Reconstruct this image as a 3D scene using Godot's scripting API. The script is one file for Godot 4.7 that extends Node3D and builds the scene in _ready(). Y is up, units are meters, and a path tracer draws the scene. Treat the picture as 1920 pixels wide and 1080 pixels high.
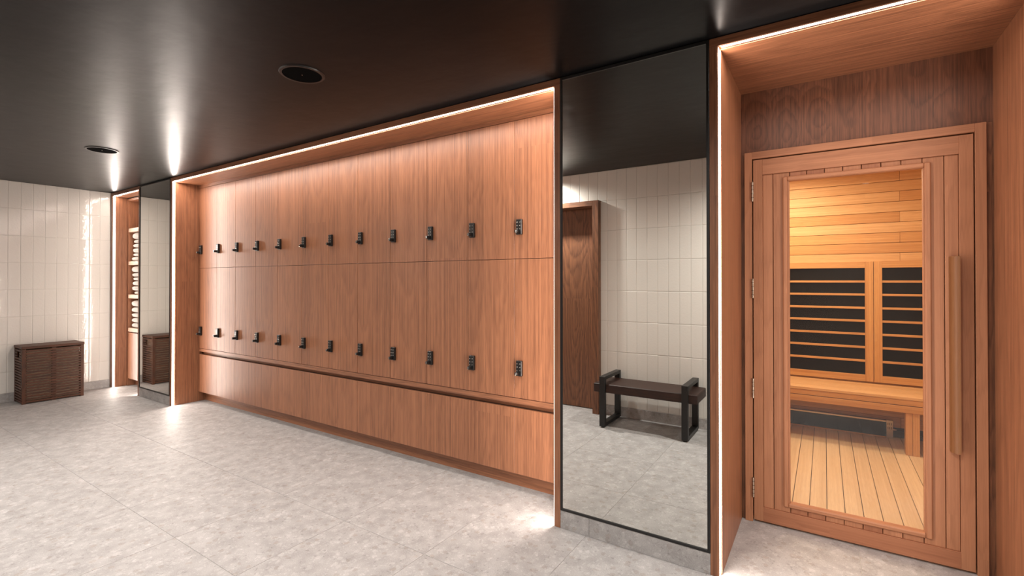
extends Node3D
# Changing room: walnut lockers in a lit niche, two wall mirrors, towel niche, sauna door.
# x runs along the locker wall, z = 0 is the face of that wall, y = 0 the floor.

const CEIL := 2.463
const XL := -7.62        # tiled end wall
const ZB := 2.25         # tiled wall opposite the lockers
const XR := 1.5          # end wall behind the camera's right
const ZD := -0.255       # face of the locker doors
const ZS := -0.668       # back of the sauna alcove
const WARM := Color(1.0, 0.945, 0.90)

var M := {}
var T := {}
var rng := RandomNumberGenerator.new()
var used := {}
var mesh_cache := {}

# ------------------------------------------------------------------ mesh helpers
class MB:
	var v := PackedVector3Array()
	var n := PackedVector3Array()
	var u := PackedVector2Array()
	func tri(a: Vector3, b: Vector3, c: Vector3, na: Vector3, nb: Vector3, nc: Vector3, ua := Vector2.ZERO, ub := Vector2.ZERO, uc := Vector2.ZERO) -> void:
		if (b - a).cross(c - a).dot(na + nb + nc) > 0.0:
			v.append_array(PackedVector3Array([a, c, b])); n.append_array(PackedVector3Array([na, nc, nb])); u.append_array(PackedVector2Array([ua, uc, ub]))
		else:
			v.append_array(PackedVector3Array([a, b, c])); n.append_array(PackedVector3Array([na, nb, nc])); u.append_array(PackedVector2Array([ua, ub, uc]))
	func quad(p: Array, nn: Array, uv: Array) -> void:
		tri(p[0], p[1], p[2], nn[0], nn[1], nn[2], uv[0], uv[1], uv[2])
		tri(p[0], p[2], p[3], nn[0], nn[2], nn[3], uv[0], uv[2], uv[3])
	func mesh() -> ArrayMesh:
		var a := []
		a.resize(Mesh.ARRAY_MAX)
		a[Mesh.ARRAY_VERTEX] = v; a[Mesh.ARRAY_NORMAL] = n; a[Mesh.ARRAY_TEX_UV] = u
		var m := ArrayMesh.new()
		m.add_surface_from_arrays(Mesh.PRIMITIVE_TRIANGLES, a)
		return m

func wuv(p: Vector3, axis: int, grain: int, off: Vector2) -> Vector2:
	var along := grain
	if axis == grain:
		along = (grain + 1) % 3
	var across := 3 - axis - along
	return Vector2(p[across] + off.x, -p[along] + off.y)

# box with chamfered edges; texture runs along the grain axis, in metres
func add_box(mb: MB, c: Vector3, size: Vector3, ch := 0.001, grain := 1, off := Vector2.ZERO) -> void:
	var h := size * 0.5
	ch = minf(ch, minf(h.x, minf(h.y, h.z)) * 0.9)
	for ax in 3:
		var b := (ax + 1) % 3
		var d := (ax + 2) % 3
		for s in [-1.0, 1.0]:
			var nn := Vector3.ZERO
			nn[ax] = s
			var ps := []
			var us := []
			for k in [[-1, -1], [1, -1], [1, 1], [-1, 1]]:
				var p := Vector3.ZERO
				p[ax] = s * h[ax]; p[b] = k[0] * (h[b] - ch); p[d] = k[1] * (h[d] - ch)
				ps.append(p + c); us.append(wuv(p, ax, grain, off))
			mb.quad(ps, [nn, nn, nn, nn], us)
	if ch <= 0.0:
		return
	for ax in 3:                                    # edges that run along ax
		var b := (ax + 1) % 3
		var d := (ax + 2) % 3
		for sb in [-1.0, 1.0]:
			for sd in [-1.0, 1.0]:
				var nn := Vector3.ZERO
				nn[b] = sb; nn[d] = sd
				nn = nn.normalized()
				var ps := []
				var us := []
				for k in [[-1, 0], [1, 0], [1, 1], [-1, 1]]:
					var p := Vector3.ZERO
					p[ax] = k[0] * (h[ax] - ch)
					p[b] = sb * (h[b] - (ch if k[1] else 0.0)); p[d] = sd * (h[d] - (0.0 if k[1] else ch))
					ps.append(p + c); us.append(wuv(p, b, grain, off))
				mb.quad(ps, [nn, nn, nn, nn], us)
	for sx in [-1.0, 1.0]:
		for sy in [-1.0, 1.0]:
			for sz in [-1.0, 1.0]:
				var nn := Vector3(sx, sy, sz).normalized()
				var q := Vector3(sx, sy, sz)
				var pa := Vector3(h.x, h.y - ch, h.z - ch) * q
				var pb := Vector3(h.x - ch, h.y, h.z - ch) * q
				var pc := Vector3(h.x - ch, h.y - ch, h.z) * q
				mb.tri(pa + c, pb + c, pc + c, nn, nn, nn, off, off, off)

func box(size: Vector3, ch := 0.001, grain := 1, off := Vector2.ZERO) -> ArrayMesh:
	var key := "%s %s %s %s" % [size, ch, grain, off]
	if not mesh_cache.has(key):
		var mb := MB.new()
		add_box(mb, Vector3.ZERO, size, ch, grain, off)
		mesh_cache[key] = mb.mesh()
	return mesh_cache[key]

# surface of revolution about y; profile = [[r, y], ...]
func lathe(profile: Array, seg := 32, smooth := false) -> ArrayMesh:
	var mb := MB.new()
	for i in profile.size() - 1:
		var r0: float = profile[i][0]
		var y0: float = profile[i][1]
		var r1: float = profile[i + 1][0]
		var y1: float = profile[i + 1][1]
		var sl := Vector2(y1 - y0, r0 - r1).normalized()
		for k in seg:
			var a := TAU * k / seg
			var b := TAU * (k + 1) / seg
			var na := Vector3(cos(a) * sl.x, sl.y, sin(a) * sl.x)
			var nb := Vector3(cos(b) * sl.x, sl.y, sin(b) * sl.x)
			var p0 := Vector3(cos(a) * r0, y0, sin(a) * r0)
			var p1 := Vector3(cos(b) * r0, y0, sin(b) * r0)
			var p2 := Vector3(cos(b) * r1, y1, sin(b) * r1)
			var p3 := Vector3(cos(a) * r1, y1, sin(a) * r1)
			if r0 > 1e-6: mb.tri(p0, p1, p2, na, nb, nb, Vector2(p0.x, p0.z), Vector2(p1.x, p1.z), Vector2(p2.x, p2.z))
			if r1 > 1e-6: mb.tri(p0, p2, p3, na, nb, na, Vector2(p0.x, p0.z), Vector2(p2.x, p2.z), Vector2(p3.x, p3.z))
	return mb.mesh()

# closed outline in xz drawn up along y from 0 to len
func prism(outline: PackedVector2Array, length: float, off := Vector2.ZERO) -> ArrayMesh:
	var mb := MB.new()
	var idx := Geometry2D.triangulate_polygon(outline)
	var mid := Vector2.ZERO
	for p in outline: mid += p / outline.size()
	for e in [0.0, 1.0]:
		var nn := Vector3(0, 1 if e else -1, 0)
		for i in range(0, idx.size(), 3):
			var q := []
			for j in 3:
				var p := outline[idx[i + j]]
				q.append(Vector3(p.x, e * length, p.y))
			mb.tri(q[0], q[1], q[2], nn, nn, nn, off, off, off)
	var run := 0.0
	for i in outline.size():
		var a := outline[i]
		var b := outline[(i + 1) % outline.size()]
		var t := (b - a).normalized()
		var nn := Vector3(t.y, 0, -t.x)
		if Vector2(nn.x, nn.z).dot((a + b) * 0.5 - mid) < 0: nn = -nn
		var l := (b - a).length()
		mb.quad([Vector3(a.x, 0, a.y), Vector3(b.x, 0, b.y), Vector3(b.x, length, b.y), Vector3(a.x, length, a.y)], [nn, nn, nn, nn],
			[off + Vector2(run, 0), off + Vector2(run + l, 0), off + Vector2(run + l, -length), off + Vector2(run, -length)])
		run += l
	return mb.mesh()

# tube along points
func tube(pts: Array, r: float, seg := 8) -> ArrayMesh:
	var mb := MB.new()
	var rings := []
	for i in pts.size():
		var t: Vector3 = (pts[mini(i + 1, pts.size() - 1)] - pts[maxi(i - 1, 0)]).normalized()
		var s := t.cross(Vector3.UP if absf(t.y) < 0.9 else Vector3.RIGHT).normalized()
		var w := s.cross(t)
		var ring := []
		for k in seg: ring.append((s * cos(TAU * k / seg) + w * sin(TAU * k / seg)))
		rings.append(ring)
	for i in pts.size() - 1:
		for k in seg:
			var k2 := (k + 1) % seg
			var a: Vector3 = rings[i][k]
			var b: Vector3 = rings[i][k2]
			var c: Vector3 = rings[i + 1][k2]
			var d: Vector3 = rings[i + 1][k]
			mb.quad([pts[i] + a * r, pts[i] + b * r, pts[i + 1] + c * r, pts[i + 1] + d * r], [a, b, c, d], [Vector2.ZERO, Vector2.ZERO, Vector2.ZERO, Vector2.ZERO])
	return mb.mesh()

# glazed wall tile in the xy plane, face towards +z, cushioned edges
func cushion_tile(w: float, h: float, d: float) -> ArrayMesh:
	var mb := MB.new()
	var i := 0.007
	var e := 0.0022
	var xs := [-w / 2, -w / 2 + i, w / 2 - i, w / 2]
	var ys := [-h / 2, -h / 2 + i, h / 2 - i, h / 2]
	var P := func(a: int, b: int) -> Vector3: return Vector3(xs[a], ys[b], d if (a in [1, 2] and b in [1, 2]) else d - e)
	var N := func(a: int, b: int) -> Vector3: return Vector3([-0.55, 0, 0, 0.55][a], [-0.55, 0, 0, 0.55][b], 1).normalized()
	for a in 3:
		for b in 3:
			var ids := [[a, b], [a + 1, b], [a + 1, b + 1], [a, b + 1]]
			var ps := []
			var ns := []
			var us := []
			for q in ids:
				ps.append(P.call(q[0], q[1])); ns.append(N.call(q[0], q[1])); us.append(Vector2(xs[q[0]], ys[q[1]]))
			mb.quad(ps, ns, us)
	for s in [-1, 1]:
		var nx := Vector3(s, 0, 0)
		var ny := Vector3(0, s, 0)
		var z := Vector2.ZERO
		mb.quad([Vector3(s * w / 2, -h / 2, 0), Vector3(s * w / 2, h / 2, 0), Vector3(s * w / 2, h / 2, d - e), Vector3(s * w / 2, -h / 2, d - e)], [nx, nx, nx, nx], [z, z, z, z])
		mb.quad([Vector3(-w / 2, s * h / 2, 0), Vector3(w / 2, s * h / 2, 0), Vector3(w / 2, s * h / 2, d - e), Vector3(-w / 2, s * h / 2, d - e)], [ny, ny, ny, ny], [z, z, z, z])
	return mb.mesh()

# folded towel: a soft slab with rounded fold edges
func towel_mesh(size: Vector3, seed_: int) -> ArrayMesh:
	var mb := MB.new()
	var nz := FastNoiseLite.new()
	nz.seed = seed_
	nz.frequency = 5.0
	var nu := 40
	var nv := 14
	var sp := func(c: float, e: float) -> float: return signf(c) * pow(absf(c), e)
	var pts := []
	for j in nv + 1:
		var row := []
		var ph := -PI / 2 + PI * j / nv
		for k in nu:
			var th := TAU * k / nu
			var cp: float = sp.call(cos(ph), 0.42)
			var p := Vector3(sp.call(cos(th), 0.38) * cp, sp.call(sin(ph), 0.72), sp.call(sin(th), 0.38) * cp) * size * 0.5
			var g := nz.get_noise_3d(p.x * 3, p.y * 6, p.z * 3)
			row.append(p * Vector3(1 + 0.06 * g, 1 + 0.05 * nz.get_noise_2d(p.x * 2 + 7, p.z * 2), 1 + 0.05 * g))
		pts.append(row)
	var nrm := []
	for j in nv + 1:
		var row := []
		for k in nu:
			var a: Vector3 = pts[j][(k + 1) % nu] - pts[j][(k + nu - 1) % nu]
			var b: Vector3 = pts[mini(j + 1, nv)][k] - pts[maxi(j - 1, 0)][k]
			var m := b.cross(a)
			if m.length() < 1e-9: m = pts[j][k]
			m = m.normalized()
			if m.dot(pts[j][k]) < 0: m = -m
			row.append(m)
		nrm.append(row)
	for j in nv:
		for k in nu:
			var k2 := (k + 1) % nu
			mb.quad([pts[j][k], pts[j][k2], pts[j + 1][k2], pts[j + 1][k]], [nrm[j][k], nrm[j][k2], nrm[j + 1][k2], nrm[j + 1][k]],
				[Vector2(pts[j][k].x, pts[j][k].y), Vector2(pts[j][k2].x, pts[j][k2].y), Vector2(pts[j + 1][k2].x, pts[j + 1][k2].y), Vector2(pts[j + 1][k].x, pts[j + 1][k].y)])
	return mb.mesh()

# ------------------------------------------------------------------ node helpers
func numbered(called: String) -> String:
	var k: int = used.get(called, 0)
	used[called] = k + 1
	return called if k == 0 else "%s_%03d" % [called, k]

func tag(o: Node, label: String, category: String, group := "") -> void:
	o.set_meta("label", label)
	o.set_meta("category", category)
	if group: o.set_meta("group", group)

func thing(called: String, label: String, category: String, at := Vector3.ZERO, group := "") -> Node3D:
	var o := Node3D.new()
	o.name = numbered(called)
	add_child(o)
	o.position = at
	tag(o, label, category, group)
	return o

func setting(called: String, label: String, at := Vector3.ZERO) -> Node3D:
	var o := Node3D.new()
	o.name = called
	add_child(o)
	o.position = at
	o.set_meta("kind", "structure")
	o.set_meta("label", label)
	o.set_meta("category", called.split("_")[0])
	return o

func part(called: String, mesh: Mesh, mat: Material, parent: Node, at := Vector3.ZERO, rot := Vector3.ZERO) -> MeshInstance3D:
	var o := MeshInstance3D.new()
	o.name = called
	o.mesh = mesh
	o.material_override = mat
	parent.add_child(o, true)
	o.position = at
	o.rotation = rot
	return o

# box given by its two corners in the parent's space
func slab(called: String, lo: Vector3, hi: Vector3, mat: Material, parent: Node, ch := 0.001, grain := 1, off := Vector2.ZERO) -> MeshInstance3D:
	return part(called, box((hi - lo).snapped(Vector3.ONE * 1e-5), ch, grain, off), mat, parent, (lo + hi) * 0.5)

func roff() -> Vector2:
	return Vector2(rng.randf() * 3.0, rng.randf() * 5.0)

# ------------------------------------------------------------------ textures
func noise(seed_: int, freq: float, type := FastNoiseLite.TYPE_SIMPLEX_SMOOTH, oct := 1) -> FastNoiseLite:
	var f := FastNoiseLite.new()
	f.seed = seed_
	f.frequency = freq
	f.noise_type = type
	f.fractal_type = FastNoiseLite.FRACTAL_FBM if oct > 1 else FastNoiseLite.FRACTAL_NONE
	f.fractal_octaves = oct
	return f

func bytes(f: FastNoiseLite, w: int, h: int, W: int, H: int) -> PackedByteArray:
	var im := f.get_seamless_image(w, h)
	im.convert(Image.FORMAT_L8)
	if w != W or h != H: im.resize(W, H, Image.INTERPOLATE_CUBIC)
	return im.get_data()

# sliced veneer or board stock: rings about a leaning centre give cathedrals, or eyes where the centre crosses the leaf
func wood(seed_: int, w: int, h: int, aw: float, ah: float, leaves: Array, dark: Color, light: Color, ring: float, streak: float, pore: float, jit := 0.34, bend := 0.5) -> ImageTexture:
	var warp := bytes(noise(seed_, 0.045, FastNoiseLite.TYPE_SIMPLEX_SMOOTH, 2), 96, 96, w, h)
	var st := bytes(noise(seed_ + 1, 0.10, FastNoiseLite.TYPE_SIMPLEX_SMOOTH, 3), w, 10, w, h)
	var po := bytes(noise(seed_ + 2, 0.35, FastNoiseLite.TYPE_SIMPLEX, 2), w, maxi(8, h / 14), w, h)
	var cx := PackedFloat32Array()
	var y0 := PackedFloat32Array()
	var sl := PackedFloat32Array()
	var fr := PackedFloat32Array()
	var tn := PackedFloat32Array()
	for x in w:
		var xm := aw * x / w
		var lf: Dictionary = leaves[0]
		for q in leaves:
			if xm >= q.x: lf = q
		cx.append(xm - lf.x - lf.c); y0.append(lf.y); sl.append(lf.s); fr.append(lf.f * 64.0); tn.append(lf.get("t", 0.0))
	var lut := PackedFloat32Array()
	for k in 64:
		var q := k / 64.0
		lut.append((pow(q, 2.2) if q < 0.86 else (1.0 - q) / 0.14 * 0.72) - 0.33)
	var pal := PackedByteArray()
	for k in 256:
		var c := light.lerp(dark, k / 255.0)
		pal.append(int(c.r * 255)); pal.append(int(c.g * 255)); pal.append(int(c.b * 255))
	var out := PackedByteArray()
	out.resize(w * h * 3)
	var i := 0
	var o := 0
	for y in h:
		var ym := ah * y / h
		for x in w:
			var wv := warp[i] - 128.0
			var dx := cx[x] + wv * 0.00022 * bend
			var dy := (ym - y0[x]) * sl[x] + wv * 0.00030 * bend
			var t := lut[int(sqrt(dx * dx + dy * dy) * fr[x] + (st[i] - 128.0) * jit + 640.0) & 63]
			var v := int(116.0 + tn[x] + t * ring + (st[i] - 128.0) * streak + (po[i] - 128.0) * pore)
			v = clampi(v, 0, 255) * 3
			out[o] = pal[v]; out[o + 1] = pal[v + 1]; out[o + 2] = pal[v + 2]
			o += 3
			i += 1
	return ImageTexture.create_from_image(Image.create_from_data(w, h, false, Image.FORMAT_RGB8, out))

func leaves(seed_: int, count: int, width: float, slope: float, freq: float, far: float, tone := 14.0) -> Array:
	var r := RandomNumberGenerator.new()
	r.seed = seed_
	var a := []
	for k in count:
		a.append({"x": width * k, "c": width * r.randf_range(0.3, 0.7), "y": r.randf_range(-far, far * 1.6), "s": slope * r.randf_range(0.7, 1.4), "f": freq * r.randf_range(0.8, 1.2), "t": r.randf_range(-tone, tone)})
	return a

func wood_mat(called: String, tex: Texture2D, aw: float, ah: float, rough: float, tint := Color.WHITE, spec := 0.5) -> StandardMaterial3D:
	var m := StandardMaterial3D.new()
	m.resource_name = called
	m.albedo_texture = tex
	m.albedo_color = tint
	m.roughness = rough
	m.metallic_specular = spec
	m.uv1_scale = Vector3(1.0 / aw, 1.0 / ah, 1)
	return m

func plain(called: String, c: Color, rough: float, metal := 0.0) -> StandardMaterial3D:
	var m := StandardMaterial3D.new()
	m.resource_name = called
	m.albedo_color = c
	m.roughness = rough
	m.metallic = metal
	return m

# conglomerate stone: mottled ground with pale and dark pebbles
func stone_tex() -> ImageTexture:
	var w := 1024
	var base := bytes(noise(11, 0.010, FastNoiseLite.TYPE_SIMPLEX_SMOOTH, 5), w, w, w, w)
	var fine := bytes(noise(12, 0.16, FastNoiseLite.TYPE_SIMPLEX, 2), w, w, w, w)
	var layers := []
	for q in [[21, 0.040], [31, 0.11]]:
		for ret in [FastNoiseLite.RETURN_CELL_VALUE, FastNoiseLite.RETURN_DISTANCE]:
			var f := noise(q[0], q[1], FastNoiseLite.TYPE_CELLULAR)
			f.cellular_return_type = ret
			f.cellular_distance_function = FastNoiseLite.DISTANCE_EUCLIDEAN
			f.domain_warp_enabled = true
			f.domain_warp_amplitude = 14.0
			f.domain_warp_frequency = 0.03
			var im := f.get_image(w, w)
			im.convert(Image.FORMAT_L8)
			layers.append(im.get_data())
	var av: PackedByteArray = layers[0]
	var ad: PackedByteArray = layers[1]
	var bv: PackedByteArray = layers[2]
	var bd: PackedByteArray = layers[3]
	var out := PackedByteArray()
	out.resize(w * w * 3)
	var o := 0
	for i in w * w:
		var v := 161.0 + (base[i] - 128.0) * 0.10 + (fine[i] - 128.0) * 0.08
		var warm := 0.0
		if ad[i] < 100:
			var k := av[i]
			if k > 205: v += 10.0
			elif k < 20: v -= 10.0; warm = 2.0
			elif k > 124 and k < 134: v -= 7.0; warm = 3.0
		if bd[i] < 110:
			var k := bv[i]
			if k > 222: v += 11.0
			elif k < 9: v -= 15.0
		v = clampf(v, 40, 250)
		out[o] = int(v + 1.5 + warm); out[o + 1] = int(v - 2.0); out[o + 2] = int(v - 3.5 - warm)
		o += 3
	return ImageTexture.create_from_image(Image.create_from_data(w, w, false, Image.FORMAT_RGB8, out))

func height_tex(seed_: int, freq: float, oct: int, w := 512, h := 512) -> ImageTexture:
	var im := noise(seed_, freq, FastNoiseLite.TYPE_SIMPLEX_SMOOTH, oct).get_seamless_image(w, h)
	im.convert(Image.FORMAT_L8)
	return ImageTexture.create_from_image(im)

func materials() -> void:
	T.veneer = wood(101, 1024, 1024, 1.6, 3.2, leaves(5, 8, 0.2, 0.06, 27.0, 1.2, 20.0), Color8(92, 57, 39), Color8(176, 119, 85), 62.0, 0.46, 0.28, 0.16)
	# alcove panel: three leaves with eyes, then straighter leaves
	var fig := [{"x": 0.0, "c": 0.07, "y": 0.80, "s": 0.46, "f": 34.0, "t": 0.0}, {"x": 0.145, "c": 0.075, "y": 0.83, "s": 0.44, "f": 36.0, "t": 8.0}, {"x": 0.285, "c": 0.085, "y": 0.79, "s": 0.48, "f": 33.0, "t": 0.0}]
	for k in 5:
		fig.append({"x": 0.425 + 0.135 * k, "c": 0.07, "y": [-3.0, 1.9, -2.4, 3.3, -1.4][k], "s": 0.045, "f": 46.0, "t": [10.0, -6.0, 12.0, 2.0, 14.0][k]})
	T.figured = wood(131, 1024, 512, 1.1, 1.0, fig, Color8(60, 36, 25), Color8(142, 92, 66), 74.0, 0.42, 0.22, 0.10, 0.38)
	T.walnut = wood(151, 768, 1024, 1.2, 2.4, leaves(9, 4, 0.3, 0.10, 34.0, 0.7), Color8(62, 38, 26), Color8(150, 100, 70), 100.0, 0.42, 0.3, 0.12)
	T.cedar = wood(171, 768, 1024, 1.0, 2.2, leaves(3, 10, 0.1, 0.05, 34.0, 1.4, 22.0), Color8(128, 82, 56), Color8(196, 139, 103), 56.0, 0.20, 0.13, 0.15)
	T.hemlock = wood(191, 768, 1024, 1.2, 2.4, leaves(7, 12, 0.1, 0.03, 60.0, 3.0, 30.0), Color8(176, 128, 80), Color8(230, 194, 146), 40.0, 0.40, 0.20)
	T.ash = wood(211, 768, 1024, 1.2, 2.4, leaves(13, 12, 0.1, 0.03, 40.0, 2.4, 26.0), Color8(180, 150, 114), Color8(228, 208, 174), 36.0, 0.22, 0.14, 0.2)
	T.stone = stone_tex()
	T.glaze = height_tex(61, 0.030, 2)
	T.brush = height_tex(71, 0.012, 4, 512, 256)
	T.weave = height_tex(81, 0.22, 2)

	M.veneer = wood_mat("walnut veneer", T.veneer, 1.6, 3.2, 0.40)
	M.figured = wood_mat("figured walnut veneer", T.figured, 1.1, 1.0, 0.45)
	M.walnut = wood_mat("walnut", T.walnut, 1.2, 2.4, 0.45)
	M.cedar = wood_mat("cedar", T.cedar, 1.0, 2.2, 0.55)
	M.cedar2 = wood_mat("cedar, darker board", T.cedar, 1.0, 2.2, 0.55, Color(0.92, 0.88, 0.87))
	M.handle = wood_mat("cedar handle", T.hemlock, 1.2, 2.4, 0.5, Color(0.64, 0.54, 0.47))
	M.hemlock = wood_mat("hemlock", T.hemlock, 1.2, 2.4, 0.55)
	M.ash = wood_mat("pale floor boards", T.ash, 1.2, 2.4, 0.5)
	M.hemlock2 = wood_mat("hemlock, redder board", T.hemlock, 1.2, 2.4, 0.55, Color(0.95, 0.90, 0.82))
	M.maple = wood_mat("pale maple shelf", T.ash, 1.2, 2.4, 0.45, Color(0.95, 0.91, 0.98))
	M.teak = wood_mat("dark teak", T.walnut, 1.2, 2.4, 0.5, Color(0.66, 0.57, 0.46))
	M.espresso = wood_mat("espresso stained wood", T.walnut, 1.2, 2.4, 0.5, Color(0.42, 0.36, 0.36))
	M.stone = wood_mat("conglomerate stone", T.stone, 1.3, 1.3, 0.55, Color.WHITE, 0.4)
	M.grout = plain("grout", Color8(200, 195, 189), 0.9)
	M.tile_grout = plain("tile grout", Color8(198, 193, 186), 0.9)
	var g := plain("glazed tile", Color8(219, 215, 209), 0.02)
	g.heightmap_enabled = true
	g.heightmap_texture = T.glaze
	g.heightmap_scale = 0.042
	g.uv1_triplanar = true
	g.uv1_world_triplanar = true
	g.uv1_scale = Vector3.ONE * 2.6
	M.glaze = g
	var c := plain("black satin paint", Color8(19, 19, 20), 0.32)
	c.metallic_specular = 0.22
	c.heightmap_enabled = true
	c.heightmap_texture = T.brush
	c.heightmap_scale = 0.09
	c.uv1_triplanar = true
	c.uv1_world_triplanar = true
	c.uv1_scale = Vector3(0.55, 0.55, 1.6)
	M.ceiling = c
	M.black = plain("black metal", Color8(20, 19, 19), 0.42)
	M.black_gloss = plain("black plastic", Color8(14, 14, 14), 0.35)
	M.speaker = plain("black speaker grille", Color8(7, 7, 7), 0.9)
	M.speaker.metallic_specular = 0.1
	M.steel = plain("brushed steel", Color8(190, 180, 165), 0.3, 1.0)
	M.chrome = plain("chrome", Color8(220, 218, 214), 0.15, 1.0)
	M.mirror = plain("mirror glass", Color8(226, 227, 223), 0.0, 1.0)
	M.paint = plain("taupe wall paint", Color8(150, 143, 136), 0.8)
	M.carcass = plain("dark carcass board", Color8(58, 40, 30), 0.7)
	M.heater = plain("dark heater fabric", Color8(17, 13, 11), 0.6)
	M.heater.metallic_specular = 0.2
	M.heater_gloss = plain("black heater glass", Color8(14, 14, 15), 0.12)
	M.heater_gloss.metallic_specular = 0.3
	M.liner = plain("cream linen liner", Color8(204, 186, 164), 0.9)
	var tw := plain("white terry cloth", Color8(198, 193, 187), 0.95)
	tw.heightmap_enabled = true
	tw.heightmap_texture = T.weave
	tw.heightmap_scale = 0.15
	tw.uv1_triplanar = true
	tw.uv1_scale = Vector3.ONE * 6.0
	tw.rim_enabled = true
	tw.rim = 0.3
	M.towel = tw
	var p := plain("clear glass", Color(1, 1, 1, 0.004), 0.0)
	p.transparency = BaseMaterial3D.TRANSPARENCY_ALPHA
	M.glass = p
	var e := plain("LED diffuser", Color8(255, 250, 244), 0.6)
	e.emission_enabled = true
	e.emission = WARM
	e.emission_energy_multiplier = 6.0
	M.led = e
	var s := plain("sauna lamp diffuser", Color8(255, 240, 220), 0.6)
	s.emission_enabled = true
	s.emission = Color(1.0, 0.78, 0.52)
	s.emission_energy_multiplier = 4.0
	M.sauna_lamp = s

# ------------------------------------------------------------------ lights
const STRIP := 0.70       # energy of one metre of LED strip

# strip centred at `at`, `len` long, 22 mm wide, shining along `face`
func led_strip(label: String, at: Vector3, length: float, along: Vector3, face: Vector3, dim := 1.0) -> void:
	var t := thing("led_strip", label, "light", at - face * 0.004, "LED strips round the wall niches")
	var side := face.cross(along).abs()
	var w := 0.022 if along == Vector3.UP else 0.016
	part("channel", box(along.abs() * length + side * (w + 0.004) + face.abs() * 0.002, 0.0005), M.steel, t, face * 0.001)
	part("diffuser", box(along.abs() * length + side * w + face.abs() * 0.002, 0.0005), M.led, t, face * 0.003)
	var l := AreaLight3D.new()
	l.name = "strip_light"
	l.light_color = WARM
	l.light_energy = STRIP * length * dim
	l.area_size = Vector2(length - 0.01, w - 0.001)
	l.area_normalize_energy = true
	l.area_range = 12.0
	l.area_attenuation = 2.0
	l.shadow_enabled = true
	t.add_child(l)
	l.basis = Basis(along, (-face).cross(along), -face)
	l.position = face * 0.0055

func downlight(label: String, at: Vector3, energy: float, color := Color(1.0, 0.98, 0.955)) -> void:
	var t := thing("downlight", label, "light", at, "recessed ceiling downlights")
	part("trim_ring", lathe([[0.034, 0.0], [0.034, -0.004], [0.052, -0.004], [0.055, 0.0]], 40), M.black, t)
	var m: StandardMaterial3D = M.led.duplicate()
	m.resource_name = "downlight lens"
	m.emission_energy_multiplier = 2.0
	part("lens", lathe([[0.0, -0.002], [0.033, -0.002], [0.033, 0.0]], 32), m, t)
	var l := SpotLight3D.new()
	l.name = "downlight_beam"
	l.light_color = color
	l.light_energy = energy
	l.light_size = 0.03
	l.spot_angle = 80.0
	l.spot_angle_attenuation = 1.0
	l.spot_range = 12.0
	l.shadow_enabled = true
	t.add_child(l)
	l.position = Vector3(0, -0.012, 0)
	l.rotation.x = -PI / 2

func area(called: String, parent: Node, at: Vector3, size: Vector2, energy: float, color: Color) -> void:
	var l := AreaLight3D.new()
	l.name = called
	l.light_color = color
	l.light_energy = energy
	l.area_size = size
	l.area_normalize_energy = true
	l.area_range = 10.0
	l.area_attenuation = 2.0
	l.shadow_enabled = true
	parent.add_child(l)
	l.position = at
	l.rotation.x = -PI / 2

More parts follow.
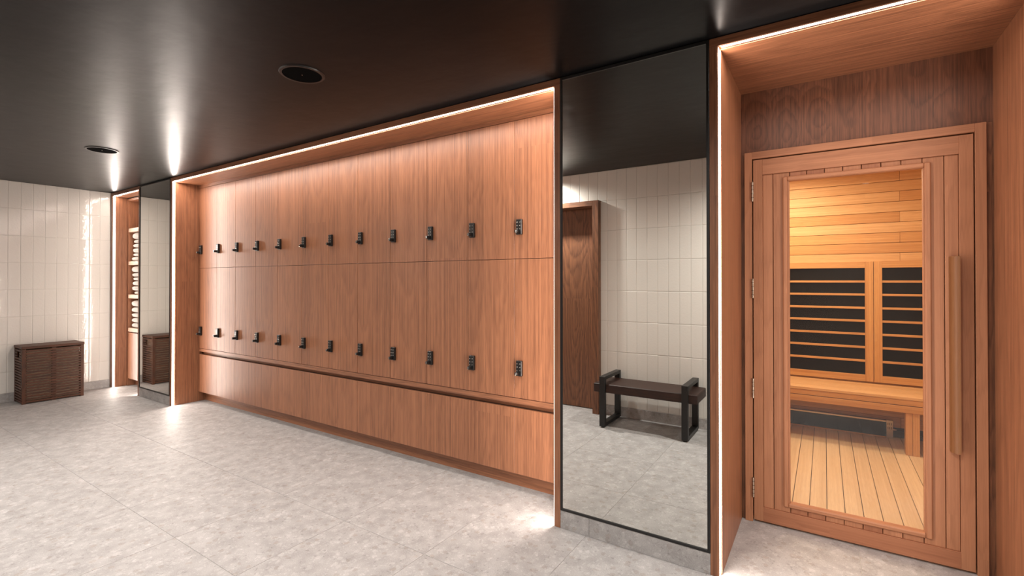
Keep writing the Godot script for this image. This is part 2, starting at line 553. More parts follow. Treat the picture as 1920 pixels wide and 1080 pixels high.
# ------------------------------------------------------------------ the room
func room() -> void:
	# floor of 60 cm stone tiles (the row along the niches is 120 cm deep)
	var fl := setting("floor", "beige conglomerate stone floor of large square tiles")
	slab("bed", Vector3(XL - 0.1, -0.12, -0.85), Vector3(XR + 0.1, -0.0025, 3.95), M.grout, fl, 0.0)
	var rows := [[-0.70, 0.59], [0.59, 1.19], [1.19, 1.79], [1.79, 2.39], [2.39, 2.99], [2.99, 3.85]]
	var xs := []
	for k in range(-11, 7): xs.append(-1.66 + 0.6 * k)
	for r in rows:
		for i in xs.size() - 1:
			var x0: float = maxf(xs[i], XL)
			var x1: float = minf(xs[i + 1], XR)
			if x1 - x0 < 0.02 or (r[0] > 2.2 and x1 < -0.9): continue
			var z0: float = r[0]
			if r[0] < 0 and x0 > -1.9 and x1 < -0.5: z0 = -0.70
			var k := rng.randi() % 10
			slab("tile", Vector3(x0 + 0.001, -0.012, z0 + 0.001), Vector3(x1 - 0.001, 0.0, r[1] - 0.001), M.stone, fl, 0.0008, 0 if k % 2 else 2, Vector2(k * 0.317, k * 0.171))
	# ceiling
	var ce := setting("ceiling", "black satin painted ceiling")
	slab("ceiling_board", Vector3(XL - 0.1, CEIL, -0.85), Vector3(XR + 0.1, CEIL + 0.15, 3.95), M.ceiling, ce, 0.0)
	# tiled end wall, face towards +x
	var tm := cushion_tile(0.0998, 0.3026, 0.009)
	var wl := setting("wall_left", "wall of glossy off-white vertical tiles behind the slatted hamper")
	slab("backing", Vector3(XL - 0.12, 0, -0.85), Vector3(XL - 0.0035, CEIL, ZB + 0.12), M.tile_grout, wl, 0.0)
	var z := 0.005
	while z < ZB - 0.02:
		for k in 8:
			var top := CEIL - 0.3045 * k
			var h := 0.3026
			var mesh: Mesh = tm
			if top - h < 0.097:
				h = top - 0.099
				mesh = cushion_tile(0.0998, h, 0.009)
			part("tile", mesh, M.glaze, wl, Vector3(XL - 0.009, top - h / 2 - 0.001, z + 0.0508), Vector3(rng.randfn() * 0.0035, PI / 2 + rng.randfn() * 0.0035, 0))
		z += 0.1015
	# tiled wall opposite, face towards -z
	var wb := setting("wall_back", "off-white tiled wall behind the dark bench, seen in the tall mirror")
	slab("backing", Vector3(XL - 0.12, 0, ZB + 0.0035), Vector3(-2.97, CEIL, ZB + 0.2), M.tile_grout, wb, 0.0)
	slab("backing", Vector3(-2.97, 2.163, ZB + 0.0035), Vector3(-1.91, CEIL, ZB + 0.2), M.tile_grout, wb, 0.0)
	slab("backing", Vector3(-1.91, 0, ZB + 0.0035), Vector3(-0.8, CEIL, ZB + 0.2), M.tile_grout, wb, 0.0)
	var rest := MB.new()
	var x := -0.826
	while x > XL + 0.05:
		for k in 8:
			var top := CEIL - 0.3045 * k
			var h := 0.3026
			if x < -1.91 and x - 0.1 > -2.97 + 0.08:
				if top < 2.17: continue
				if top - h < 2.165: h = top - 2.165
			elif top - h < 0.097: h = top - 0.099
			if h < 0.02: continue
			if x > -3.1:
				part("tile", tm if h == 0.3026 else cushion_tile(0.0998, h, 0.009), M.glaze, wb, Vector3(x - 0.0508, top - h / 2 - 0.001, ZB + 0.009), Vector3(rng.randfn() * 0.0035, PI + rng.randfn() * 0.0035, 0))
			else:
				add_box(rest, Vector3(x - 0.0508, top - h / 2 - 0.001, ZB + 0.0045), Vector3(0.0998, h, 0.009), 0.002)
		x -= 0.1015
	part("tile_field", rest.mesh(), M.glaze, wb).set_meta("kind", "stuff")
	# other walls
	var wr := setting("wall_right", "taupe painted end wall")
	slab("wall_face", Vector3(XR, 0, -0.85), Vector3(XR + 0.12, CEIL, 3.95), M.paint, wr, 0.0)
	var wp := setting("wall_passage", "taupe painted walls of the passage off the changing room")
	slab("wall_face", Vector3(-0.92, 0, ZB + 0.2), Vector3(-0.8, CEIL, 3.95), M.paint, wp, 0.0)
	slab("wall_face", Vector3(-0.8, 0, 3.83), Vector3(XR, CEIL, 3.95), M.paint, wp, 0.0)
	# the wall the niches are cut into
	var wf := setting("wall_front", "wall holding the locker, towel and sauna niches")
	slab("pier", Vector3(-6.733, 0, -0.75), Vector3(-5.936, CEIL, -0.03), M.paint, wf, 0.0)
	slab("pier", Vector3(-1.211, 0, -0.70), Vector3(-0.443, CEIL, -0.03), M.paint, wf, 0.0)
	slab("pier", Vector3(0.692, 0, -0.70), Vector3(XR, CEIL, 0.0), M.paint, wf, 0.0)
	slab("back_face", Vector3(XL - 0.1, 0, -0.87), Vector3(-1.211, CEIL, -0.76), M.paint, wf, 0.0)
	# stone skirtings
	var bl := setting("baseboard_left", "stone skirting below the tiled end wall")
	for k in 4:
		slab("skirting_stone", Vector3(XL - 0.008, 0.0, 0.003 + 0.6 * k), Vector3(XL + 0.003, 0.097, minf(0.6 + 0.6 * k, ZB - 0.004)), M.stone, bl, 0.0008, 2, roff())
	var bb := setting("baseboard_back", "stone skirting behind the dark bench")
	for q in [[-1.905, -1.46], [-1.458, -0.86], [-0.858, -0.802], [-7.6, -6.5], [-6.498, -5.3], [-5.298, -4.1], [-4.098, -2.98]]:
		slab("skirting_stone", Vector3(q[0], 0.0, ZB - 0.003), Vector3(q[1], 0.097, ZB + 0.008), M.stone, bb, 0.0008, 0, roff())
	var bf := setting("baseboard_front", "grey stone plinths under the two wall mirrors")
	for q in [[-1.211, -1.0445], [-1.0430, -0.4425], [-6.733, -6.2], [-6.198, -5.936]]:
		slab("skirting_stone", Vector3(q[0], 0.0, -0.03), Vector3(q[1], 0.0975, 0.0), M.stone, bf, 0.0008, 0, roff())

# wooden surround of a niche: posts, header, side panels, soffit (inner faces at x0, x1)
func surround(called: String, label: String, x0: float, x1: float, ta: float, tb: float, zback: float, left_to := 0.0) -> Node3D:
	var t := setting(called, label)
	var top := 2.417
	var zr := -0.029            # the strips sit in a rebate along the front edge
	var lip := 0.005
	slab("post", Vector3(x0 - ta, 0.0, zr), Vector3(x0 - 0.004, top + 0.004, 0.0), M.veneer, t, 0.0008, 1, roff())
	slab("post", Vector3(x1 + 0.004, 0.0, zr), Vector3(x1 + tb, top + 0.004, 0.0), M.veneer, t, 0.0008, 1, roff())
	slab("header", Vector3(x0 - ta, top + 0.004, zr), Vector3(x1 + tb, CEIL - 0.003, 0.0), M.veneer, t, 0.0008, 0, roff())
	slab("side_panel", Vector3(x0 - ta, 0.0, zback), Vector3(x0 + lip, CEIL - 0.003, zr), M.veneer, t, 0.0008, 1, roff())
	slab("side_panel", Vector3(x1 - lip, 0.0, zback), Vector3(x1 + tb, CEIL - 0.003, zr), M.veneer, t, 0.0008, 1, roff())
	slab("soffit", Vector3(x0 + lip, top - lip, zback), Vector3(x1 - lip, CEIL - 0.003, zr), M.veneer, t, 0.0008, 0, roff())
	return t

const ORD := ["first", "second", "third", "fourth", "fifth", "sixth", "seventh", "eighth", "ninth", "tenth", "eleventh", "twelfth"]
const PITCH := 0.3799
const X0 := -5.851

func lockers() -> void:
	var sur := surround("trim_1", "walnut surround of the locker niche", -5.892, -1.252, 0.042, 0.040, -0.75)
	# fillers and the strip above the doors
	slab("filler", Vector3(-5.887, 0.112, ZD - 0.03), Vector3(X0 - 0.001, 2.412, ZD - 0.002), M.veneer, sur, 0.0006, 1, roff())
	slab("filler", Vector3(X0 + 12 * PITCH + 0.001, 0.112, ZD - 0.03), Vector3(-1.257, 2.412, ZD - 0.002), M.veneer, sur, 0.0006, 1, roff())
	slab("top_strip", Vector3(X0, 2.381, ZD - 0.03), Vector3(X0 + 12 * PITCH, 2.412, ZD), M.veneer, sur, 0.0006, 0, roff())
	slab("plinth", Vector3(-5.887, 0.0, -0.36), Vector3(-1.257, 0.112, -0.335), M.veneer, sur, 0.0006, 0, roff())
	slab("rail", Vector3(X0, 0.560, -0.36), Vector3(X0 + 12 * PITCH, 0.594, ZD), M.veneer, sur, 0.001, 0, roff())
	slab("finger_pull", Vector3(X0, 0.530, -0.31), Vector3(X0 + 12 * PITCH, 0.560, -0.295), M.veneer, sur, 0.0, 0, roff())
	# lock shapes
	var plate := box(Vector3(0.042, 0.098, 0.020), 0.003)
	var btn := lathe([[0.0, 0.0025], [0.0030, 0.002], [0.0036, 0.0]], 10)
	var knob := lathe([[0.0, 0.030], [0.0095, 0.030], [0.0115, 0.028], [0.0115, 0.004], [0.014, 0.004], [0.014, 0.0]], 20)
	var grip := box(Vector3(0.005, 0.018, 0.006), 0.001)
	for i in 12:
		var xa := X0 + PITCH * i
		var who: String = ORD[11 - i]
		var voff := roff()
		for row in 2:
			var ya := 1.4885 if row == 0 else 0.5975
			var yb := 2.378 if row == 0 else 1.4855
			var t := thing("locker", "%s walnut locker with black lock, %s from the tall mirror by the sauna" % ["upper" if row == 0 else "lower", who], "locker", Vector3(xa + PITCH / 2, ya, ZD), "walnut lockers in the niche")
			var h := yb - ya
			part("door", box(Vector3(PITCH - 0.003, h, 0.020), 0.0012, 1, (voff + Vector2(0, row * 0.89)).snapped(Vector2.ONE * 0.001)), M.veneer, t, Vector3(0, h / 2, -0.010))
			part("carcass", box(Vector3(PITCH - 0.002, h - 0.004, 0.46), 0.0), M.carcass, t, Vector3(0, h / 2, -0.254))
			var ly := (1.690 if row == 0 else 0.790) - ya
			var k := part("lock", plate, M.black_gloss, t, Vector3(-PITCH / 2 + 0.043, ly, 0.0103))
			for b in 6:
				part("button", btn, M.chrome, k, Vector3(-0.010 + 0.020 * (b % 2), 0.030 - 0.0215 * (b / 2), 0.0095), Vector3(PI / 2, 0, 0))
			part("knob", knob, M.black_gloss, k, Vector3(-0.002, -0.030, 0.0098), Vector3(PI / 2, 0, 0))
			part("grip", grip, M.chrome, k, Vector3(0.0, -0.030, 0.0405))
		var d := thing("base_cabinet", "handleless walnut base cabinet under the rail, %s from the tall mirror by the sauna" % who, "cabinet", Vector3(xa + PITCH / 2, 0.112, ZD), "walnut base cabinets below the lockers")
		part("door", box(Vector3(PITCH - 0.0015, 0.418, 0.020), 0.001, 1, (voff + Vector2(0, 1.93)).snapped(Vector2.ONE * 0.001)), M.veneer, d, Vector3(0, 0.209, -0.010))
		part("carcass", box(Vector3(PITCH - 0.002, 0.414, 0.06), 0.0), M.carcass, d, Vector3(0, 0.209, -0.053))

func mirror(called: String, label: String, xa: float, xb: float) -> void:
	var t := thing(called, label, "mirror", Vector3((xa + xb) / 2, 0.0985, 0))
	var w := xb - xa
	var h := CEIL - 0.004 - 0.0985
	part("glass", box(Vector3(w - 0.022, h - 0.024, 0.006), 0.0), M.mirror, t, Vector3(0, h / 2, -0.005))
	part("back_panel", box(Vector3(w - 0.002, h - 0.002, 0.016), 0.0), M.black, t, Vector3(0, h / 2, -0.0195))
	for s in [-1, 1]:
		part("frame_side", box(Vector3(0.012, h, 0.014), 0.0008), M.black, t, Vector3(s * (w / 2 - 0.006), h / 2, -0.004))
		part("frame_end", box(Vector3(w - 0.024, 0.012 if s < 0 else 0.016, 0.014), 0.0008), M.black, t, Vector3(0, 0.006 if s < 0 else h - 0.008, -0.004))

func towel_niche() -> void:
	var sur := surround("trim_3", "walnut surround of the towel niche beside the tiled wall", -7.545, -6.772, 0.070, 0.038, -0.15)
	slab("cabinet_side", Vector3(-7.575, 0.0, -0.47), Vector3(-7.510, 2.40, -0.15), M.veneer, sur, 0.001, 1, roff())
	slab("cabinet_side", Vector3(-6.772, 0.0, -0.47), Vector3(-6.735, 2.40, -0.15), M.veneer, sur, 0.001, 1, roff())
	slab("back_panel", Vector3(-7.575, 0.0, -0.49), Vector3(-6.735, 2.40, -0.47), M.walnut, sur, 0.0, 1, Vector2(0.1, 0.3))
	slab("top_panel", Vector3(-7.510, 2.372, -0.47), Vector3(-6.777, 2.40, -0.15), M.veneer, sur, 0.001, 0, roff())
	for y in [1.970, 1.547, 1.122, 0.695]:
		slab("shelf", Vector3(-7.510, y, -0.47), Vector3(-6.772, y + 0.048, -0.152), M.maple, sur, 0.0012, 0, roff())
	var c := thing("towel_cabinet", "handleless cabinet door below the towel shelves", "cabinet", Vector3(-7.141, 0.095, -0.152))
	part("door", box(Vector3(0.732, 0.588, 0.020), 0.001, 1, roff()), M.veneer, c, Vector3(0, 0.294, -0.010))
	part("carcass", box(Vector3(0.73, 0.58, 0.29), 0.0), M.carcass, c, Vector3(0, 0.294, -0.167))
	slab("plinth", Vector3(-7.510, 0.0, -0.25), Vector3(-6.772, 0.094, -0.23), M.veneer, sur, 0.0005, 0, roff())
	var stacks := [
		["top", [1.968, 1.872, 1.822, 1.766, 1.700, 1.657, 1.595], [-7.475, -7.435, -7.455, -7.470, -7.455, -7.500]],
		["middle", [1.537, 1.449, 1.394, 1.347, 1.281, 1.215, 1.170], [-7.500, -7.490, -7.455, -7.465, -7.490, -7.410]],
		["bottom", [1.098, 1.012, 0.938, 0.876, 0.809, 0.743], [-7.506, -7.500, -7.495, -7.485, -7.490]],
	]
	var sd := 1
	for s in stacks:
		var n: int = s[2].size()
		for k in n:
			var y1: float = s[1][k]
			var y0: float = s[1][k + 1]
			var xl: float = s[2][k]
			var o := thing("folded_towel", "white folded towel, %s from the top of the stack on the %s towel shelf" % [ORD[k], s[0]], "towel", Vector3(xl + 0.19, y0, -0.30), "white towels in the niche")
			part("cloth", towel_mesh(Vector3(0.38, (y1 - y0) * 0.965, 0.27), sd), M.towel, o, Vector3(0, (y1 - y0) / 2, 0))
			sd += 1

func hamper() -> void:
	var xa := XL + 0.006
	var xb := -7.302
	var za := 0.342
	var zb := 0.862
	var t := thing("laundry_hamper", "dark brown slatted wooden laundry hamper against the tiled wall", "hamper", Vector3((xa + xb) / 2, 0, (za + zb) / 2))
	var dx := (xb - xa) / 2
	var dz := (zb - za) / 2
	slab("lid", Vector3(-dx - 0.002, 0.600, -dz - 0.004), Vector3(dx + 0.004, 0.628, dz + 0.004), M.teak, t, 0.002, 2, roff())
	for sx in [-1, 1]:
		for sz in [-1, 1]:
			var a := Vector3(sx * dx, 0.0, sz * dz)
			var b := Vector3(sx * (dx - 0.030), 0.598, sz * (dz - 0.030))
			slab("corner_post", Vector3(minf(a.x, b.x), 0, minf(a.z, b.z)), Vector3(maxf(a.x, b.x), 0.598, maxf(a.z, b.z)), M.teak, t, 0.001, 1, roff())
	slab("centre_post", Vector3(dx - 0.022, 0, -0.018), Vector3(dx - 0.006, 0.598, 0.018), M.teak, t, 0.001, 1, roff())
	slab("liner", Vector3(-dx + 0.02, 0.03, -dz + 0.035), Vector3(dx - 0.0235, 0.585, dz - 0.0325), M.liner, t, 0.01)
	var n := 20
	for k in n:
		var y := 0.012 + 0.0292 * k
		slab("front_slat", Vector3(dx - 0.008, y, -dz + 0.028), Vector3(dx + 0.002, y + 0.0200, dz - 0.028), M.teak, t, 0.001, 2, roff())
		for s in [-1, 1]:
			var zc: float = s * (dz - 0.004)
			if k == 17 or k == 18:
				# hand hole in the end panel
				slab("end_slat", Vector3(-dx + 0.028, y, zc - 0.005), Vector3(-0.045, y + 0.0200, zc + 0.005), M.teak, t, 0.001, 0, roff())
				slab("end_slat", Vector3(0.045, y, zc - 0.005), Vector3(dx - 0.028, y + 0.0200, zc + 0.005), M.teak, t, 0.001, 0, roff())
			else:
				slab("end_slat", Vector3(-dx + 0.028, y, zc - 0.005), Vector3(dx - 0.028, y + 0.0200, zc + 0.005), M.teak, t, 0.001, 0, roff())

func bench() -> void:
	var t := thing("bench", "dark wooden bench with black metal loop legs, reflected in the tall mirror", "bench", Vector3(-1.348, 0, 2.008))
	slab("seat", Vector3(-0.462, 0.316, -0.178), Vector3(0.462, 0.396, 0.172), M.espresso, t, 0.006, 0, Vector2(0.2, 0.4))
	for s in [-1, 1]:
		var x: float = s * 0.366
		var f := Node3D.new()
		f.name = "leg_frame"
		t.add_child(f, true)
		f.position = Vector3(x, 0, 0)
		for q in [[-0.208, -0.168], [0.172, 0.212]]:
			slab("upright", Vector3(-0.026, 0.012, q[0]), Vector3(0.026, 0.468, q[1]), M.black, f, 0.0015)
			part("foot", lathe([[0.0, 0.012], [0.015, 0.012], [0.015, 0.0], [0.0, 0.0]], 16), M.black_gloss, f, Vector3(0, 0, (q[0] + q[1]) / 2))
		for y in [0.012, 0.438]:
			slab("crossbar", Vector3(-0.026, y, -0.168), Vector3(0.026, y + 0.030, 0.172), M.black, f, 0.0015)

func mirror_door() -> void:
	var d := setting("door_1", "dark walnut door and frame in the tiled wall, reflected in the tall mirror")
	slab("jamb", Vector3(-1.976, 0, 2.185), Vector3(-1.910, 2.162, 2.45), M.walnut, d, 0.0015, 1, Vector2(0.05, 0.2))
	slab("jamb", Vector3(-2.970, 0, 2.185), Vector3(-2.904, 2.162, 2.45), M.walnut, d, 0.0015, 1, Vector2(0.75, 0.2))
	slab("head", Vector3(-2.904, 2.110, 2.185), Vector3(-1.976, 2.162, 2.45), M.walnut, d, 0.0015, 0, Vector2(0.4, 0.2))
	slab("door_leaf", Vector3(-2.901, 0.008, 2.345), Vector3(-1.979, 2.107, 2.39), M.walnut, d, 0.001, 1, Vector2(0.55, 0.1))
	part("handle", tube([Vector3(0, 0, 0), Vector3(0, 0, -0.05), Vector3(0.02, 0, -0.056), Vector3(0.13, 0, -0.056)], 0.009), M.black, d, Vector3(-2.83, 1.02, 2.345))

func sauna_door() -> void:
	var sur := surround("trim_2", "walnut lined alcove around the sauna door", -0.402, 0.651, 0.040, 0.040, -0.69)
	# veneered back wall of the alcove
	slab("back_panel", Vector3(-0.397, 2.070, -0.69), Vector3(0.646, 2.412, ZS), M.figured, sur, 0.0, 1, Vector2(0.515, 0.75))
	slab("back_panel", Vector3(-0.397, 0.0, -0.69), Vector3(-0.379, 2.070, ZS), M.walnut, sur, 0.0, 1, roff())
	slab("back_panel", Vector3(0.6205, 0.0, -0.69), Vector3(0.646, 2.070, ZS), M.walnut, sur, 0.0, 1, roff())

	var d := setting("door_2", "cedar sauna door with a tall glass pane and wooden handle")
	var zc := -0.650
	slab("casing", Vector3(-0.378, 0.0, -0.74), Vector3(-0.340, 2.0695, zc), M.cedar, d, 0.0012, 1, roff())
	slab("casing", Vector3(0.5815, 0.0, -0.74), Vector3(0.6200, 2.0695, zc), M.cedar, d, 0.0012, 1, roff())
	slab("casing", Vector3(-0.340, 2.0305, -0.74), Vector3(0.5815, 2.0695, zc), M.cedar, d, 0.0012, 0, roff())
	var zf := -0.657
	slab("stile", Vector3(-0.3345, 0.012, zf - 0.04), Vector3(-0.288, 2.0245, zf), M.cedar, d, 0.001, 1, roff())
	slab("stile", Vector3(0.527, 0.012, zf - 0.04), Vector3(0.5770, 2.0245, zf), M.cedar, d, 0.001, 1, roff())
	slab("rail", Vector3(-0.288, 1.9385, zf - 0.04), Vector3(0.527, 2.0245, zf), M.cedar, d, 0.001, 0, roff())
	slab("rail", Vector3(-0.288, 0.012, zf - 0.04), Vector3(0.527, 0.0895, zf), M.cedar2, d, 0.001, 0, roff())
	var js := [-0.288, -0.237, -0.157, -0.078, 0.002, 0.081, 0.160, 0.239, 0.317, 0.397, 0.476, 0.527]
	for i in js.size() - 1:
		var a: float = js[i] + 0.0014
		var b: float = js[i + 1] - 0.0014
		var m: Material = M.cedar if rng.randf() < 0.6 else M.cedar2
		if b < -0.15 or a > 0.39:
			slab("board", Vector3(a, 0.0895, zf - 0.036), Vector3(b, 1.9385, zf - 0.008), m, d, 0.0015, 1, roff())
		else:
			slab("board", Vector3(a, 1.892, zf - 0.036), Vector3(b, 1.9385, zf - 0.008), m, d, 0.0015, 1, roff())
			slab("board", Vector3(a, 0.0895, zf - 0.036), Vector3(b, 0.140, zf - 0.008), m, d, 0.0015, 1, roff())
	# dark core seen in the joints
	slab("core", Vector3(-0.288, 0.0895, zf - 0.040), Vector3(-0.190, 1.9385, zf - 0.037), M.carcass, d, 0.0)
	slab("core", Vector3(0.428, 0.0895, zf - 0.040), Vector3(0.527, 1.9385, zf - 0.037), M.carcass, d, 0.0)
	slab("core", Vector3(-0.190, 1.9145, zf - 0.040), Vector3(0.428, 1.9385, zf - 0.037), M.carcass, d, 0.0)
	slab("core", Vector3(-0.190, 0.0895, zf - 0.040), Vector3(0.428, 0.118, zf - 0.037), M.carcass, d, 0.0)
	slab("door_stop", Vector3(-0.3398, 0.012, -0.712), Vector3(-0.325, 2.030, -0.700), M.carcass, d, 0.0)
	slab("door_stop", Vector3(0.567, 0.012, -0.712), Vector3(0.5813, 2.030, -0.700), M.carcass, d, 0.0)
	slab("door_stop", Vector3(-0.325, 2.015, -0.712), Vector3(0.567, 2.0303, -0.700), M.carcass, d, 0.0)
	# glazing bead, mitre-like: verticals between the horizontals
	for s in [[-0.190, -0.168], [0.404, 0.428]]:
		slab("glazing_bead", Vector3(s[0], 0.118, zf - 0.045), Vector3(s[1], 1.9145, zf + 0.004), M.cedar, d, 0.005, 1, roff())
	for s in [[0.118, 0.1405], [1.892, 1.9145]]:
		slab("glazing_bead", Vector3(-0.168, s[0], zf - 0.045), Vector3(0.404, s[1], zf + 0.004), M.cedar, d, 0.005, 0, roff())
	slab("glass_pane", Vector3(-0.168, 0.1405, zf - 0.024), Vector3(0.404, 1.892, zf - 0.018), M.glass, d, 0.0)
	# handle: half-round grip against the stile
	var o := PackedVector2Array()
	for k in 13:
		var a := PI / 2 + PI * 0.5 * k / 12.0
		o.append(Vector2(0.034 * cos(a) + 0.017, 0.042 * sin(a)))
	o.append(Vector2(0.017, 0.0))
	part("handle", prism(o, 0.912, Vector2(0.3, 0.1)), M.handle, d, Vector3(0.5075, 0.549, zf - 0.0075))
	var barrel := lathe([[0.0, 0.054], [0.0065, 0.054], [0.0065, -0.054], [0.0, -0.054]], 14)
	var ring_ := lathe([[0.0065, 0.001], [0.0072, 0.001], [0.0072, -0.001], [0.0065, -0.001]], 14)
	for y in [1.846, 1.304, 0.747, 0.194]:
		var h := part("hinge", barrel, M.steel, d, Vector3(-0.3375, y, zf + 0.009))
		for k in 4: part("knuckle_ring", ring_, M.carcass, h, Vector3(0, -0.033 + 0.022 * k, 0))

const SZ := -2.92
func sauna() -> void:
	var xa := -0.90
	var xb := 0.98
	var hc := 2.34
	var P := 0.0885
	# floor boards run away from the door
	var fl := setting("floor_sauna", "pale wooden board floor inside the sauna")
	slab("bed", Vector3(xa, -0.05, SZ), Vector3(xb, -0.016, -0.70), M.carcass, fl, 0.0)
	var x := -0.169 - P * 9
	while x < xb:
		var a := maxf(x, xa)
		var b := minf(x + P, xb)
		if b - a > 0.02:
			slab("board", Vector3(a + 0.0018, -0.016, SZ), Vector3(b - 0.0018, 0.002, -0.70), M.ash, fl, 0.001, 2, roff())
		x += P
	var wb := setting("wall_sauna_back", "sauna wall of horizontal cedar boards above the heater panels")
	slab("backing", Vector3(xa, 0, SZ - 0.06), Vector3(xb, hc, SZ - 0.018), M.carcass, wb, 0.0)
	var y := 2.294 + 0.002 - P * 25
	var i := 0
	while y < hc:
		var a := maxf(y, 0.0)
		var b := minf(y + P, hc)
		if b - a > 0.01:
			var cuts := [xa, 0.545, xb] if i % 2 == 0 else [xa, xb]
			for k in cuts.size() - 1:
				slab("board", Vector3(cuts[k] + 0.0006, a + 0.0016, SZ - 0.018), Vector3(cuts[k + 1] - 0.0009, b - 0.0016, SZ), M.hemlock if rng.randf() < 0.5 else M.hemlock2, wb, 0.0015, 0, roff())
		y += P
		i += 1
	for s in [[xa - 0.05, xa, "wall_sauna_left", "sauna side wall of horizontal boards, hinge side"], [xb, xb + 0.05, "wall_sauna_right", "sauna side wall of horizontal boards, handle side"]]:
		var w := setting(s[2], s[3])
		for k in 27:
			slab("board", Vector3(s[0], maxf(P * k + 0.001, 0.003), SZ - 0.05), Vector3(s[1], minf(P * (k + 1) - 0.001, hc), -0.69), M.hemlock, w, 0.0, 2, Vector2(0.1 * (k % 7), 0.37 * (k % 5)))
	var wf := setting("wall_sauna_front", "inside face of the sauna front wall")
	slab("panel", Vector3(xa, 0.003, -0.745), Vector3(-0.3785, hc, -0.692), M.hemlock, wf, 0.0, 1)
	slab("panel", Vector3(0.6205, 0.003, -0.745), Vector3(xb, hc, -0.692), M.hemlock, wf, 0.0, 1)
	slab("panel", Vector3(-0.3785, 2.071, -0.745), Vector3(0.6205, hc, -0.692), M.hemlock, wf, 0.0, 1)
	var ce := setting("ceiling_sauna", "board ceiling inside the sauna")
	slab("panel", Vector3(xa - 0.05, hc, SZ - 0.06), Vector3(xb + 0.05, hc + 0.05, -0.69), M.hemlock, ce, 0.0, 0)
	# heater panels
	for q in [[-0.60, 0.357, "wide infrared heater panel with thin slats above the sauna bench"], [0.361, 0.978, "narrower slatted infrared heater panel in the sauna, beside the wide one"]]:
		var w: float = q[1] - q[0]
		var t := thing("heater_panel", q[2], "heater", Vector3((q[0] + q[1]) / 2, 0.465, SZ))
		var zf := 0.040
		part("screen", box(Vector3(w - 0.10, 0.96, 0.006), 0.0), M.heater, t, Vector3(0, 0.525, 0.012))
		for s in [-1, 1]:
			part("frame_stile", box(Vector3(0.058, 1.051, zf), 0.001, 1, roff().snapped(Vector2.ONE * 0.01)), M.hemlock2, t, Vector3(s * (w / 2 - 0.029), 0.5255, zf / 2))
			part("frame_rail", box(Vector3(w - 0.116, 0.056, zf), 0.001, 0, roff().snapped(Vector2.ONE * 0.01)), M.hemlock2, t, Vector3(0, 0.028 if s < 0 else 1.023, zf / 2))
		for yy in [1.34, 1.225, 1.108, 0.994, 0.879, 0.763, 0.644]:
			part("slat", box(Vector3(w - 0.116, 0.019, 0.012), 0.001, 0, roff().snapped(Vector2.ONE * 0.01)), M.hemlock2, t, Vector3(0, yy - 0.465, 0.030))
	# bench
	var b := thing("sauna_bench", "slatted wooden sauna bench below the heater panels", "bench", Vector3(0, 0, 0))
	var zb := -2.405
	for k in 9:
		var z1 := zb - 0.052 * k
		slab("seat_slat", Vector3(xa + 0.004, 0.430, maxf(z1 - 0.0495, SZ + 0.003)), Vector3(xb - 0.004, 0.452, z1), M.hemlock, b, 0.0015, 0, roff())
	slab("apron", Vector3(xa + 0.004, 0.387, zb - 0.034), Vector3(xb - 0.004, 0.4285, zb - 0.004), M.hemlock2, b, 0.0015, 0, roff())
	slab("apron", Vector3(xa + 0.004, 0.330, zb - 0.034), Vector3(xb - 0.004, 0.382, zb - 0.004), M.hemlock2, b, 0.0015, 0, roff())
	slab("apron_core", Vector3(xa + 0.004, 0.335, zb - 0.05), Vector3(xb - 0.004, 0.4285, zb - 0.035), M.hemlock2, b, 0.0, 0)
	for q in [[0.522, 0.5635], [0.565, 0.6065], [-0.70, -0.6585], [-0.657, -0.6155]]:
		slab("leg", Vector3(q[0], 0.002, zb - 0.095), Vector3(q[1], 0.3295, zb - 0.018), M.hemlock2, b, 0.0015, 1, roff())
	# low heater under the bench
	var h := thing("floor_heater", "low black infrared heater under the sauna bench", "heater", Vector3(-0.08, 0.004, SZ + 0.012))
	slab("glass_front", Vector3(-0.52, 0.010, 0.03), Vector3(0.520, 0.132, 0.046), M.heater_gloss, h, 0.001)
	slab("housing", Vector3(-0.55, 0.0, 0.0), Vector3(0.562, 0.143, 0.0295), M.black, h, 0.001)
	slab("top_trim", Vector3(-0.52, 0.1325, 0.03), Vector3(0.520, 0.146, 0.052), M.steel, h, 0.001)
	slab("base_trim", Vector3(-0.52, 0.0, 0.03), Vector3(0.520, 0.0095, 0.052), M.hemlock2, h, 0.001, 0)
	var e := slab("end_bracket", Vector3(0.5205, 0.0, 0.03), Vector3(0.566, 0.151, 0.054), M.steel, h, 0.001)
	for k in 6:
		part("vent_slot", box(Vector3(0.004, 0.020, 0.002), 0.0), M.black_gloss, e, Vector3(-0.012 + 0.012 * (k % 3), 0.045 - 0.034 * (k / 3), 0.0116))
	part("cable_gland", lathe([[0.0, 0.024], [0.006, 0.024], [0.006, 0.010], [0.009, 0.010], [0.009, 0.0]], 14), M.chrome, h, Vector3(0.566, 0.072, 0.036), Vector3(0, 0, -PI / 2))
	var c := MeshInstance3D.new()
	c.name = "power_cable"
	c.mesh = tube([Vector3(0, 0, 0), Vector3(0.05, -0.006, 0), Vector3(0.12, -0.022, 0.002), Vector3(0.2, -0.024, 0.0), Vector3(0.3, -0.012, -0.006), Vector3(0.395, 0.0, -0.01)], 0.005)
	c.material_override = M.black_gloss
	add_child(c)
	c.position = Vector3(0.512, 0.076, SZ + 0.048)
	tag(c, "black power cable running from the low sauna heater to the side wall", "cable")
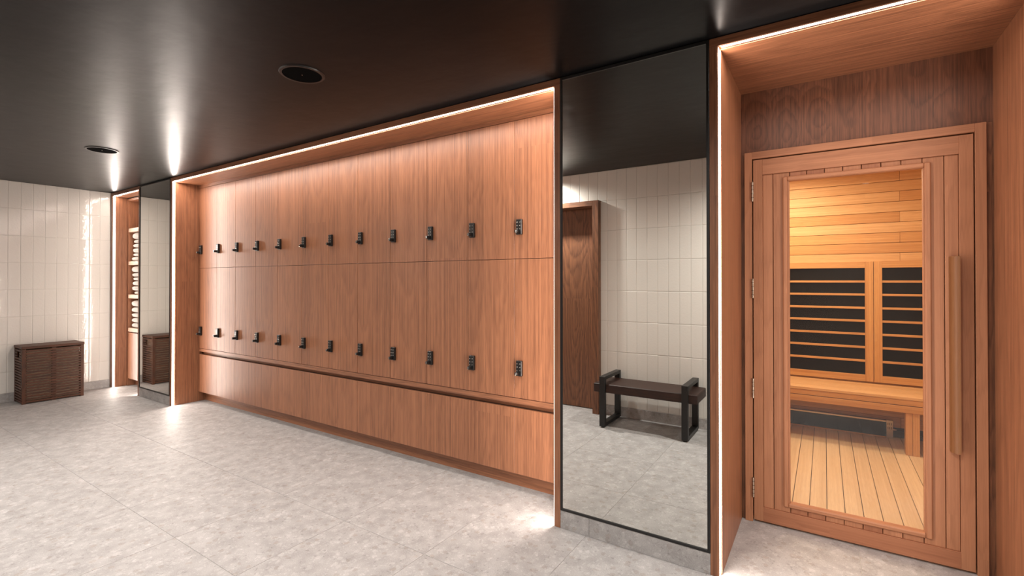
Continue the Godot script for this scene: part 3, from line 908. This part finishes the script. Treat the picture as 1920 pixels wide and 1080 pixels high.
	# ceiling lamps
	for q in [[-0.34, -2.30, 0.40, 0.30, SAUNA_A, "warm rectangular lamp on the sauna ceiling, near the back wall"], [0.12, -1.5, 0.30, 0.30, SAUNA_B, "warm rectangular lamp on the sauna ceiling, near the door"]]:
		var l := thing("sauna_lamp", q[5], "light", Vector3(q[0], hc, q[1]))
		part("housing", box(Vector3(q[2] + 0.03, 0.02, q[3] + 0.03), 0.002), M.steel, l, Vector3(0, -0.010, 0))
		part("diffuser", box(Vector3(q[2], 0.006, q[3]), 0.001), M.sauna_lamp, l, Vector3(0, -0.023, 0))
		area("lamp_light", l, Vector3(0, -0.028, 0), Vector2(q[2], q[3]), q[4], Color(1.0, 0.90, 0.75))

const SAUNA_A := 2.2
const SAUNA_B := 2.2

func speakers() -> void:
	for q in [[-2.36, 0.795, "round black ceiling speaker set nearer the tall mirror by the sauna"], [-5.16, 0.820, "round black ceiling speaker set nearer the towel niche"]]:
		var t := thing("ceiling_speaker", q[2], "speaker", Vector3(q[0], CEIL, q[1]), "ceiling speakers")
		part("rim", lathe([[0.100, 0.0], [0.100, -0.006], [0.112, -0.006], [0.116, 0.0]], 48), M.black_gloss, t)
		part("grille", lathe([[0.0, -0.005], [0.05, -0.0048], [0.0995, -0.0035], [0.0995, 0.0]], 48), M.speaker, t)
		part("centre_screw", lathe([[0.0, -0.0065], [0.003, -0.0062], [0.003, -0.005]], 10), M.steel, t)

func _ready() -> void:
	rng.seed = 20240611
	# camera: level lens with a small rise, as in the photograph
	var cam := Camera3D.new()
	cam.name = "camera"
	add_child(cam)
	cam.position = Vector3(0, 1.348, 2.35)
	cam.basis = Basis(Vector3.UP, 0.5759) * Basis(Vector3.RIGHT, 0.0067)
	cam.projection = Camera3D.PROJECTION_FRUSTUM
	cam.near = 0.05
	cam.far = 60.0
	cam.size = 0.05 * 1080.0 / 901.976
	cam.frustum_offset = Vector2(0, -0.05 * 19.845 / 901.976)
	cam.current = true
	var env := Environment.new()
	env.background_mode = Environment.BG_COLOR
	env.background_color = Color.BLACK
	env.ambient_light_source = Environment.AMBIENT_SOURCE_DISABLED
	env.tonemap_mode = Environment.TONE_MAPPER_LINEAR
	env.tonemap_exposure = 1.0
	env.sdfgi_enabled = true
	env.ssao_enabled = true
	env.ssil_enabled = true
	var we := WorldEnvironment.new()
	we.name = "environment"
	we.environment = env
	add_child(we)

	materials()

	# LED strips round the niches
	var H := 2.417
	led_strip("vertical LED strip edging the locker niche, beside the narrow mirror", Vector3(-5.892, H / 2, -0.0145), H - 0.004, Vector3.UP, Vector3.RIGHT)
	led_strip("long horizontal LED strip under the header above the lockers", Vector3(-3.572, H, -0.013), 4.620, Vector3.RIGHT, Vector3.DOWN)
	led_strip("vertical LED strip edging the locker niche, beside the tall mirror by the sauna", Vector3(-1.252, H / 2, -0.0145), H - 0.004, Vector3.UP, Vector3.LEFT)
	led_strip("vertical LED strip edging the sauna alcove, beside the tall mirror", Vector3(-0.402, H / 2, -0.0145), H - 0.004, Vector3.UP, Vector3.RIGHT, 0.75)
	led_strip("horizontal LED strip under the header above the sauna door", Vector3(0.1245, H, -0.013), 1.033, Vector3.RIGHT, Vector3.DOWN, 0.75)
	led_strip("vertical LED strip edging the sauna alcove on the handle side", Vector3(0.651, H / 2, -0.0145), H - 0.004, Vector3.UP, Vector3.LEFT, 0.75)
	led_strip("vertical LED strip edging the towel niche, beside the tiled wall", Vector3(-7.545, H / 2, -0.0145), H - 0.004, Vector3.UP, Vector3.RIGHT, 0.55)
	led_strip("short horizontal LED strip under the header above the towel shelves", Vector3(-7.1585, H, -0.013), 0.753, Vector3.RIGHT, Vector3.DOWN, 0.55)
	led_strip("vertical LED strip edging the towel niche, behind the narrow mirror edge", Vector3(-6.772, H / 2, -0.0145), H - 0.004, Vector3.UP, Vector3.LEFT, 0.55)
	downlight("recessed ceiling downlight in front of the walnut door", Vector3(-2.52, CEIL, 2.02), 6.0)
	downlight("recessed ceiling downlight at the mouth of the passage", Vector3(-0.25, CEIL, 1.55), 5.8)
	downlight("recessed ceiling downlight along the tiled wall opposite the lockers", Vector3(-4.75, CEIL, 1.98), 5.8)
	downlight("recessed ceiling downlight inside the passage", Vector3(0.4, CEIL, 3.1), 1.6)

	room()
	lockers()
	sauna_door()
	sauna()
	mirror("wall_mirror", "tall framed mirror between the lockers and the sauna alcove", -1.211, -0.443)
	mirror("wall_mirror", "tall mirror between the towel niche and the lockers, reflecting the hamper", -6.733, -5.936)
	towel_niche()
	hamper()
	bench()
	mirror_door()
	speakers()
